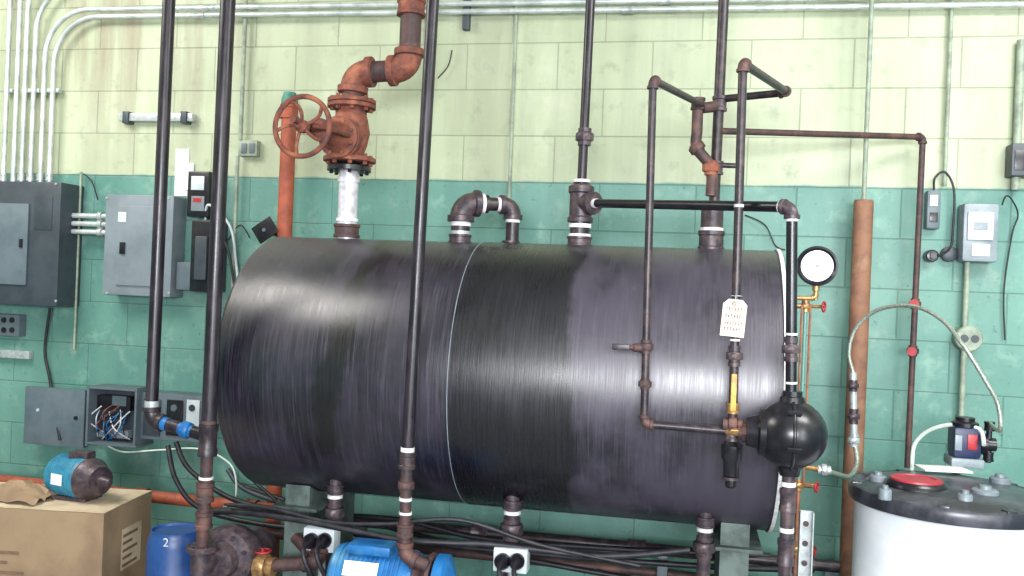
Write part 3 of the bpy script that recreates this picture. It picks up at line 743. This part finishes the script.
g.hose([S(853, 372, -.35), S(849, 352, -.35), S(856, 328, -.36), S(878, 310, -.4), S(912, 306, -.5), S(942, 320, -.6), S(965, 348, -.7), S(985, 380, -.72), S(998, 405, -.72), S(1000, 430, -.72), Vector((bx+.075, by, b0+.15))], my(900, -.5, 4), HOSE)
h0 = S(853, 372, -.35); h1 = S(854, 440, -.35)
g.cyl(h0, h1, my(853, -.35, 7), GALV); g.union(h0.lerp(h1, .2), UP, .011, GRI, 1.); g.union(h0.lerp(h1, .65), UP, .012, GRI, 1.2); g.union(h1, UP, .012, GALV, 1.)
g.hose([h1, S(857, 462, -.38), S(850, 476, -.45), S(836, 474, -.55), S(826, 470, -.64)], my(850, -.4, 5), HOSE)
p = S(824, 470, -.64); g.cyl(p, Vector((TX1+.1, -.66, p.z+.01)), .009, BRS); g.union(p, (1, 0, 0), .011, GALV, 1.)
g.done()
g = G('white_tubing')
g.hose([S(912, 468, -.5), S(914, 446, -.5), S(925, 433, -.52), S(942, 426, -.56), S(962, 425, -.6), S(980, 430, -.62), S(984, 445, -.66)], .007, WHOSE)
g.hose([S(912, 468, -.5), S(910, 480, -.55), onlid(905, 478)-Vector((0, 0, .02))], .007, WHOSE)
g.done()

# ---------------------------------------------------------------- lower left : box, motor, pails
zc = .76
A = SZ(104, 514, zc); B = SZ(152, 491, zc); db = (B-A); lb = db.length; db.normalize(); dl = Vector((-db.y, db.x, 0))
if dl.x > 0: dl = -dl
LL = .62
g = G('cardboard_box')
base = [A, B, B+dl*LL, A+dl*LL]
vb = [Vector((p.x, p.y, 0)) for p in base]; vt = [Vector((p.x, p.y, zc)) for p in base]
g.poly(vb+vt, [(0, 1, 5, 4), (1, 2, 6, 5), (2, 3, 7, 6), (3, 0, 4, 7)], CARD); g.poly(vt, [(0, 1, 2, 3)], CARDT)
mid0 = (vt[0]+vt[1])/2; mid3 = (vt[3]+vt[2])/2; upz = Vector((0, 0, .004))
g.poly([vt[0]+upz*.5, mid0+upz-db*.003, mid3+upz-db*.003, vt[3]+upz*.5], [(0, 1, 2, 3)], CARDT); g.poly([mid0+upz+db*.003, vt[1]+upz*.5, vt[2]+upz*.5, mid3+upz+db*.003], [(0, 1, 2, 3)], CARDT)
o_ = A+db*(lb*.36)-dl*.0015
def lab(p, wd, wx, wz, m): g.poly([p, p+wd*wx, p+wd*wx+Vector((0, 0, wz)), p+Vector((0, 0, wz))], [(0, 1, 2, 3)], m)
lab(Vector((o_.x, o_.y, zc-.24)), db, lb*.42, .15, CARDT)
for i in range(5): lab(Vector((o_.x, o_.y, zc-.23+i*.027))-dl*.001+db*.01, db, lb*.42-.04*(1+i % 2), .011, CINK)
of = A-db*.0015
for i, (a0, ln) in enumerate(((.30, .2), (.34, .14), (.28, .22))): lab(Vector((of.x, of.y, zc-.16-.035*i))+dl*a0, dl, ln, .012, CINK)
g.done()
g = G('electric_motor')
mc = SZ(78, 499, zc); mr = .074; mc = mc+Vector((0, 0, mr+.008)); axm = Vector((.96, -.28, 0)).normalized()
g.lathe(mc, axm, [(-.12, .03), (-.115, .055), (-.10, mr*.97), (-.095, mr), (.05, mr), (.055, mr*.97)], TEAL, 32)
for i in range(11): g.lathe(mc, axm, [(-.09+i*.012, mr*1.0), (-.089+i*.012, mr*1.03), (-.085+i*.012, mr*1.03), (-.084+i*.012, mr*1.0)], TEAL, 32)
g.lathe(mc, axm, [(.055, mr), (.06, mr*1.04), (.07, mr*1.04), (.09, mr*.85), (.12, mr*.7), (.125, mr*.3), (.17, mr*.16)], GRI, 28)
g.box(mc+Vector((-.01, 0, -mr)), (.15, .1, .018), GRI, .004); g.box(mc+Vector((.01, .0, mr+.008)), (.08, .05, .03), GRI, .006)
nv = Vector((-.28, -.96, 0)).normalized(); g.poly([mc+nv*(mr*1.05)+axm*a+Vector((0, 0, b)) for a, b in ((-.05, -.02), (.01, -.02), (.01, .02), (-.05, .02))], [(0, 1, 2, 3)], PAP)
g.done()
g = G('crumpled_kraft_paper')
pr0 = SZ(20, 498, zc+.005)
random.seed(5); vs = []; fs = []; n = 12
for i in range(n):
    for j in range(n):
        a = i/(n-1)-.5; b = j/(n-1)-.5; hgt = max(0, (.05*(1-4*a*a)*(1-4*b*b)))+random.uniform(0, .02)
        vs.append(pr0+Vector((a*.24+random.uniform(-.006, .006), b*.16+random.uniform(-.006, .006), hgt)))
for i in range(n-1):
    for j in range(n-1): fs.append((i*n+j, i*n+j+1, (i+1)*n+j+1, (i+1)*n+j))
g.poly(vs, fs, CARD); g.done()
g = G('blue_plastic_drum')
pd = S(176, 530, -1.0); rd = .095; zt = pd.z+.005
g.lathe((pd.x, -1.0, 0), UP, [(0, rd*.92), (.01, rd*.97), (zt*.3, rd*.97), (zt*.31, rd), (zt*.34, rd), (zt*.35, rd*.97), (zt*.72, rd*.97), (zt*.73, rd), (zt*.76, rd), (zt*.77, rd*.97), (zt-.05, rd*.97), (zt-.02, rd*.9), (zt-.012, rd*.86), (zt, rd*.86), (zt, rd*.8), (zt-.008, rd*.76), (zt-.008, .001)], BLUD, 48)
dro = g.done(); text(dro, 'numeral_two', '2', (pd.x+.022, -1.0-rd*.99, S(180, 545, -1.1).z), .04, LGRY, 90, 10)
g = G('low_orange_pipe')
a = S(-60, 474, -.22); b2 = S(290, 497, -.22); b2.z = a.z-.02; g.cyl(a, b2, my(150, -.22, 12), ORG)
for t in (.35, .6, .9): g.collar(a.lerp(b2, t), b2-a, my(150, -.22, 12), .05, RST, 1.25)
g.done()

# ---------------------------------------------------------------- pumps
g = G('cast_iron_circulating_pump')
pc = S(230, 556, -1.0)
g.lathe(pc+Vector((0, .06, 0)), (0, -1, 0), [(0, .07), (.02, .1), (.04, .107), (.08, .107), (.1, .098), (.11, .06), (.14, .05), (.145, .03)], GRI, 32)
pin = S(202, 548, YA); g.flange(pin, UP, .05, .018, GRI, 6); g.cyl(pin, pin-Vector((0, 0, .08)), .035, GRI)
g.cyl((pin.x, YA, pin.z-.04), pc+Vector((-.02, 0, .0)), .036, GRI)
g.flange(pc+Vector((0, -.03, 0)), (0, 1, 0), .1, .014, GRI, 8)
o2 = S(262, 566, -1.0); g.cyl(pc, o2, .03, RSTD); g.union(o2, (1, 0, 0), .024, BRS, 1); g.cyl(o2, o2+Vector((.16, .02, .02)), .022, RSTD); g.elbow(o2+Vector((.19, .02, .02)), (-1, 0, 0), (0, .4, 1), .022, RSTD)
g.cyl(o2+Vector((.19, .02, .03)), S(296, 538, -.9), .02, RSTD)
g.cyl(o2, o2+Vector((0, 0, .05)), .008, BRS); g.handwheel(o2+Vector((0, 0, .05)), UP, .026, RED, 4, .15)
g.cyl(pc+Vector((0, .05, -.02)), pc+Vector((0, .2, -.02)), .07, GRI); g.lathe(pc+Vector((0, .2, -.02)), (0, 1, 0), [(0, .07), (.03, .055), (.035, .02)], GRI, 24)
g.box((pc.x, -.9, pc.z-.11), (.14, .24, .03), GRI, .005); g.box((pc.x, -.9, (pc.z-.125)/2), (.2, .28, pc.z-.125), CONC, .01)
g.done()
g = G('blue_pump_motor')
ym = -1.12; mcc = S(380, 578, ym); rm = .094; L0 = -.14; L1 = .12
prof = [(L0-.02, .03), (L0-.012, rm*.7), (L0, rm*.94), (L0+.008, rm)]
for i in range(14):
    t = L0+.02+i*.015; prof += [(t, rm), (t, rm*1.04), (t+.006, rm*1.04), (t+.006, rm)]
prof += [(L1-.01, rm), (L1, rm*.93)]
g.lathe(mcc, (1, 0, 0), prof, BLU, 40)
g.lathe(mcc, (1, 0, 0), [(L1, rm*.8), (L1+.02, rm*.7), (L1+.03, rm*.9), (L1+.045, rm*1.0), (L1+.055, rm*.95)], RSTD, 30)
g.box(mcc+Vector((-.02, -.02, rm+.006)), (.14, .09, .03), BLU, .008)
g.poly([mcc+Vector((a, -math.cos(t)*rm*1.07, math.sin(t)*rm*1.07)) for a, t in ((-.09, .3), (.02, .3), (.02, .75), (-.09, .75))], [(0, 1, 2, 3)], PAP)
vl = mcc+Vector((L1+.085, 0, .0)); g.lathe(vl-Vector((.03, 0, 0)), (1, 0, 0), [(0, .06), (.01, .092), (.04, .092), (.055, .06), (.065, .03)], BLU, 30)
g.box((mcc.x, ym, mcc.z-rm-.01), (.2, .17, .03), BLU, .005); g.box((mcc.x+.03, ym, (mcc.z-rm-.025)/2), (.36, .26, mcc.z-rm-.025), CONC, .01)
g.done()

def plugbox(u0, v0, u1, v1, y):
    g = G('plug_receptacle_box'); g.wbox(u0, v0, u1, v1, y+.06, y, LGRY, .005)
    for f in (.3, .72):
        p = S(u0+(u1-u0)*f, (v0+v1)/2-1, y); g.lathe(p, (0, -1, -.1), [(0, .024), (.02, .026), (.035, .02), (.05, .013)], BLKP, 16)
        g.hose([p+Vector((0, -.045, 0)), p+Vector((.01, -.09, -.03)), p+Vector((.05, -.07, -.12)), p+Vector((.1, 0, -.22))], .008, BLKC)
    cx_ = (S(u0, v0, y).x+S(u1, v0, y).x)/2; zz = S(u0, v1, y).z
    g.cyl((cx_, y+.04, 0), (cx_, y+.04, zz+.01), .012, GALV); g.done()
plugbox(303, 529, 334, 552, -.97); plugbox(493, 549, 527, 573, -.97)
g = G('power_cable_bundle')
runs = [
 [(168, 446, -.3), (176, 480, -.35), (200, 508, -.36), (260, 524, -.36), (340, 532, -.36), (440, 545, -.36), (560, 556, -.36), (700, 566, -.36), (800, 570, -.34)],
 [(176, 442, -.28), (190, 470, -.3), (235, 500, -.33), (300, 512, -.34), (400, 520, -.34), (480, 538, -.34), (600, 548, -.34), (700, 553, -.34), (770, 556, -.3)],
 [(228, 470, -.1), (250, 492, -.15), (330, 515, -.2), (430, 530, -.24), (520, 540, -.24), (620, 552, -.24), (720, 548, -.24)],
 [(240, 485, -.1), (300, 505, -.15), (380, 525, -.2), (470, 548, -.24), (560, 566, -.24), (640, 580, -.24)],
 [(205, 512, -.95), (240, 512, -1.0), (300, 520, -1.02), (360, 532, -1.02), (400, 540, -1.02), (450, 543, -1.0), (500, 545, -.95), (600, 556, -.93), (690, 550, -.93)],
 [(60, 440, -.08), (50, 380, -.03), (45, 350, -.03), (50, 308, -.05)],
 [(238, 430, -.2), (245, 470, -.25), (275, 500, -.3), (300, 530, -.34), (290, 560, -.34)],
 [(228, 505, -1.0), (270, 508, -1.02), (330, 522, -1.02), (390, 524, -1.02), (460, 520, -1.0), (540, 545, -.95), (640, 566, -.93)],
]
for i, rn in enumerate(runs): g.hose([S(*p) for p in rn], .011 if i in (0, 1, 2, 3, 4) else .007, BLKC if i != 2 else PAND)
g.done()
g = G('white_signal_cable')
g.hose([S(108, 446, -.1), S(125, 452, -.12), S(160, 450, -.12), S(200, 449, -.2), S(228, 462, -.2), S(236, 480, -.2), S(235, 510, -.2)], .004, WHOSE, 8); g.done()
g = G('low_header_pipe')
a = S(225, 498, -.3); b2 = S(840, 540, -.3); b2.z = a.z = .62; g.cyl(a, b2, .022, BLKR)
a2 = Vector((a.x, -.2, .5)); b3 = Vector((b2.x, -.2, .5)); g.cyl(a2, b3, .018, RSTD)
for t in (.2, .45, .7, .95): g.collar(a.lerp(b2, t), (1, 0, 0), .022, .07, GRI, 1.35); g.box((a.lerp(b2, t).x+.1, -.25, .31), (.04, .04, .62), PANM, .003)
g.done()

# ---------------------------------------------------------------- lights
def area(name, loc, tgt, sx, sy, w, col=(1, 1, 1)):
    ld = bpy.data.lights.new(name, 'AREA'); ld.shape = 'RECTANGLE'; ld.size = sx; ld.size_y = sy; ld.energy = w; ld.color = col
    o = bpy.data.objects.new(name, ld); sc.collection.objects.link(o); o.location = loc
    o.rotation_euler = (Vector(tgt)-Vector(loc)).to_track_quat('-Z', 'Y').to_euler(); return o
area('window_light', (.35, -6.3, 1.96), (.1, 0, 1.5), 2.0, .7, 320, (.95, .97, 1))
area('overhead_lamp', (-3.2, -1.7, 3.35), (-2.4, -.9, 0), 1.5, 1.2, 90, (1, .96, .9))
area('overhead_lamp', (1.6, -2.2, 3.35), (1.4, -.6, 0), 1.4, .8, 85, (1, .99, .97))
area('doorway_light', (2.3, -4.5, 1.7), (.6, 0, 1.6), 1.2, 2.2, 90, (.95, .98, 1))
w = bpy.data.worlds.new('world'); sc.world = w; w.use_nodes = True
bg = w.node_tree.nodes['Background']; bg.inputs[0].default_value = (.9, .94, 1, 1); bg.inputs[1].default_value = .65
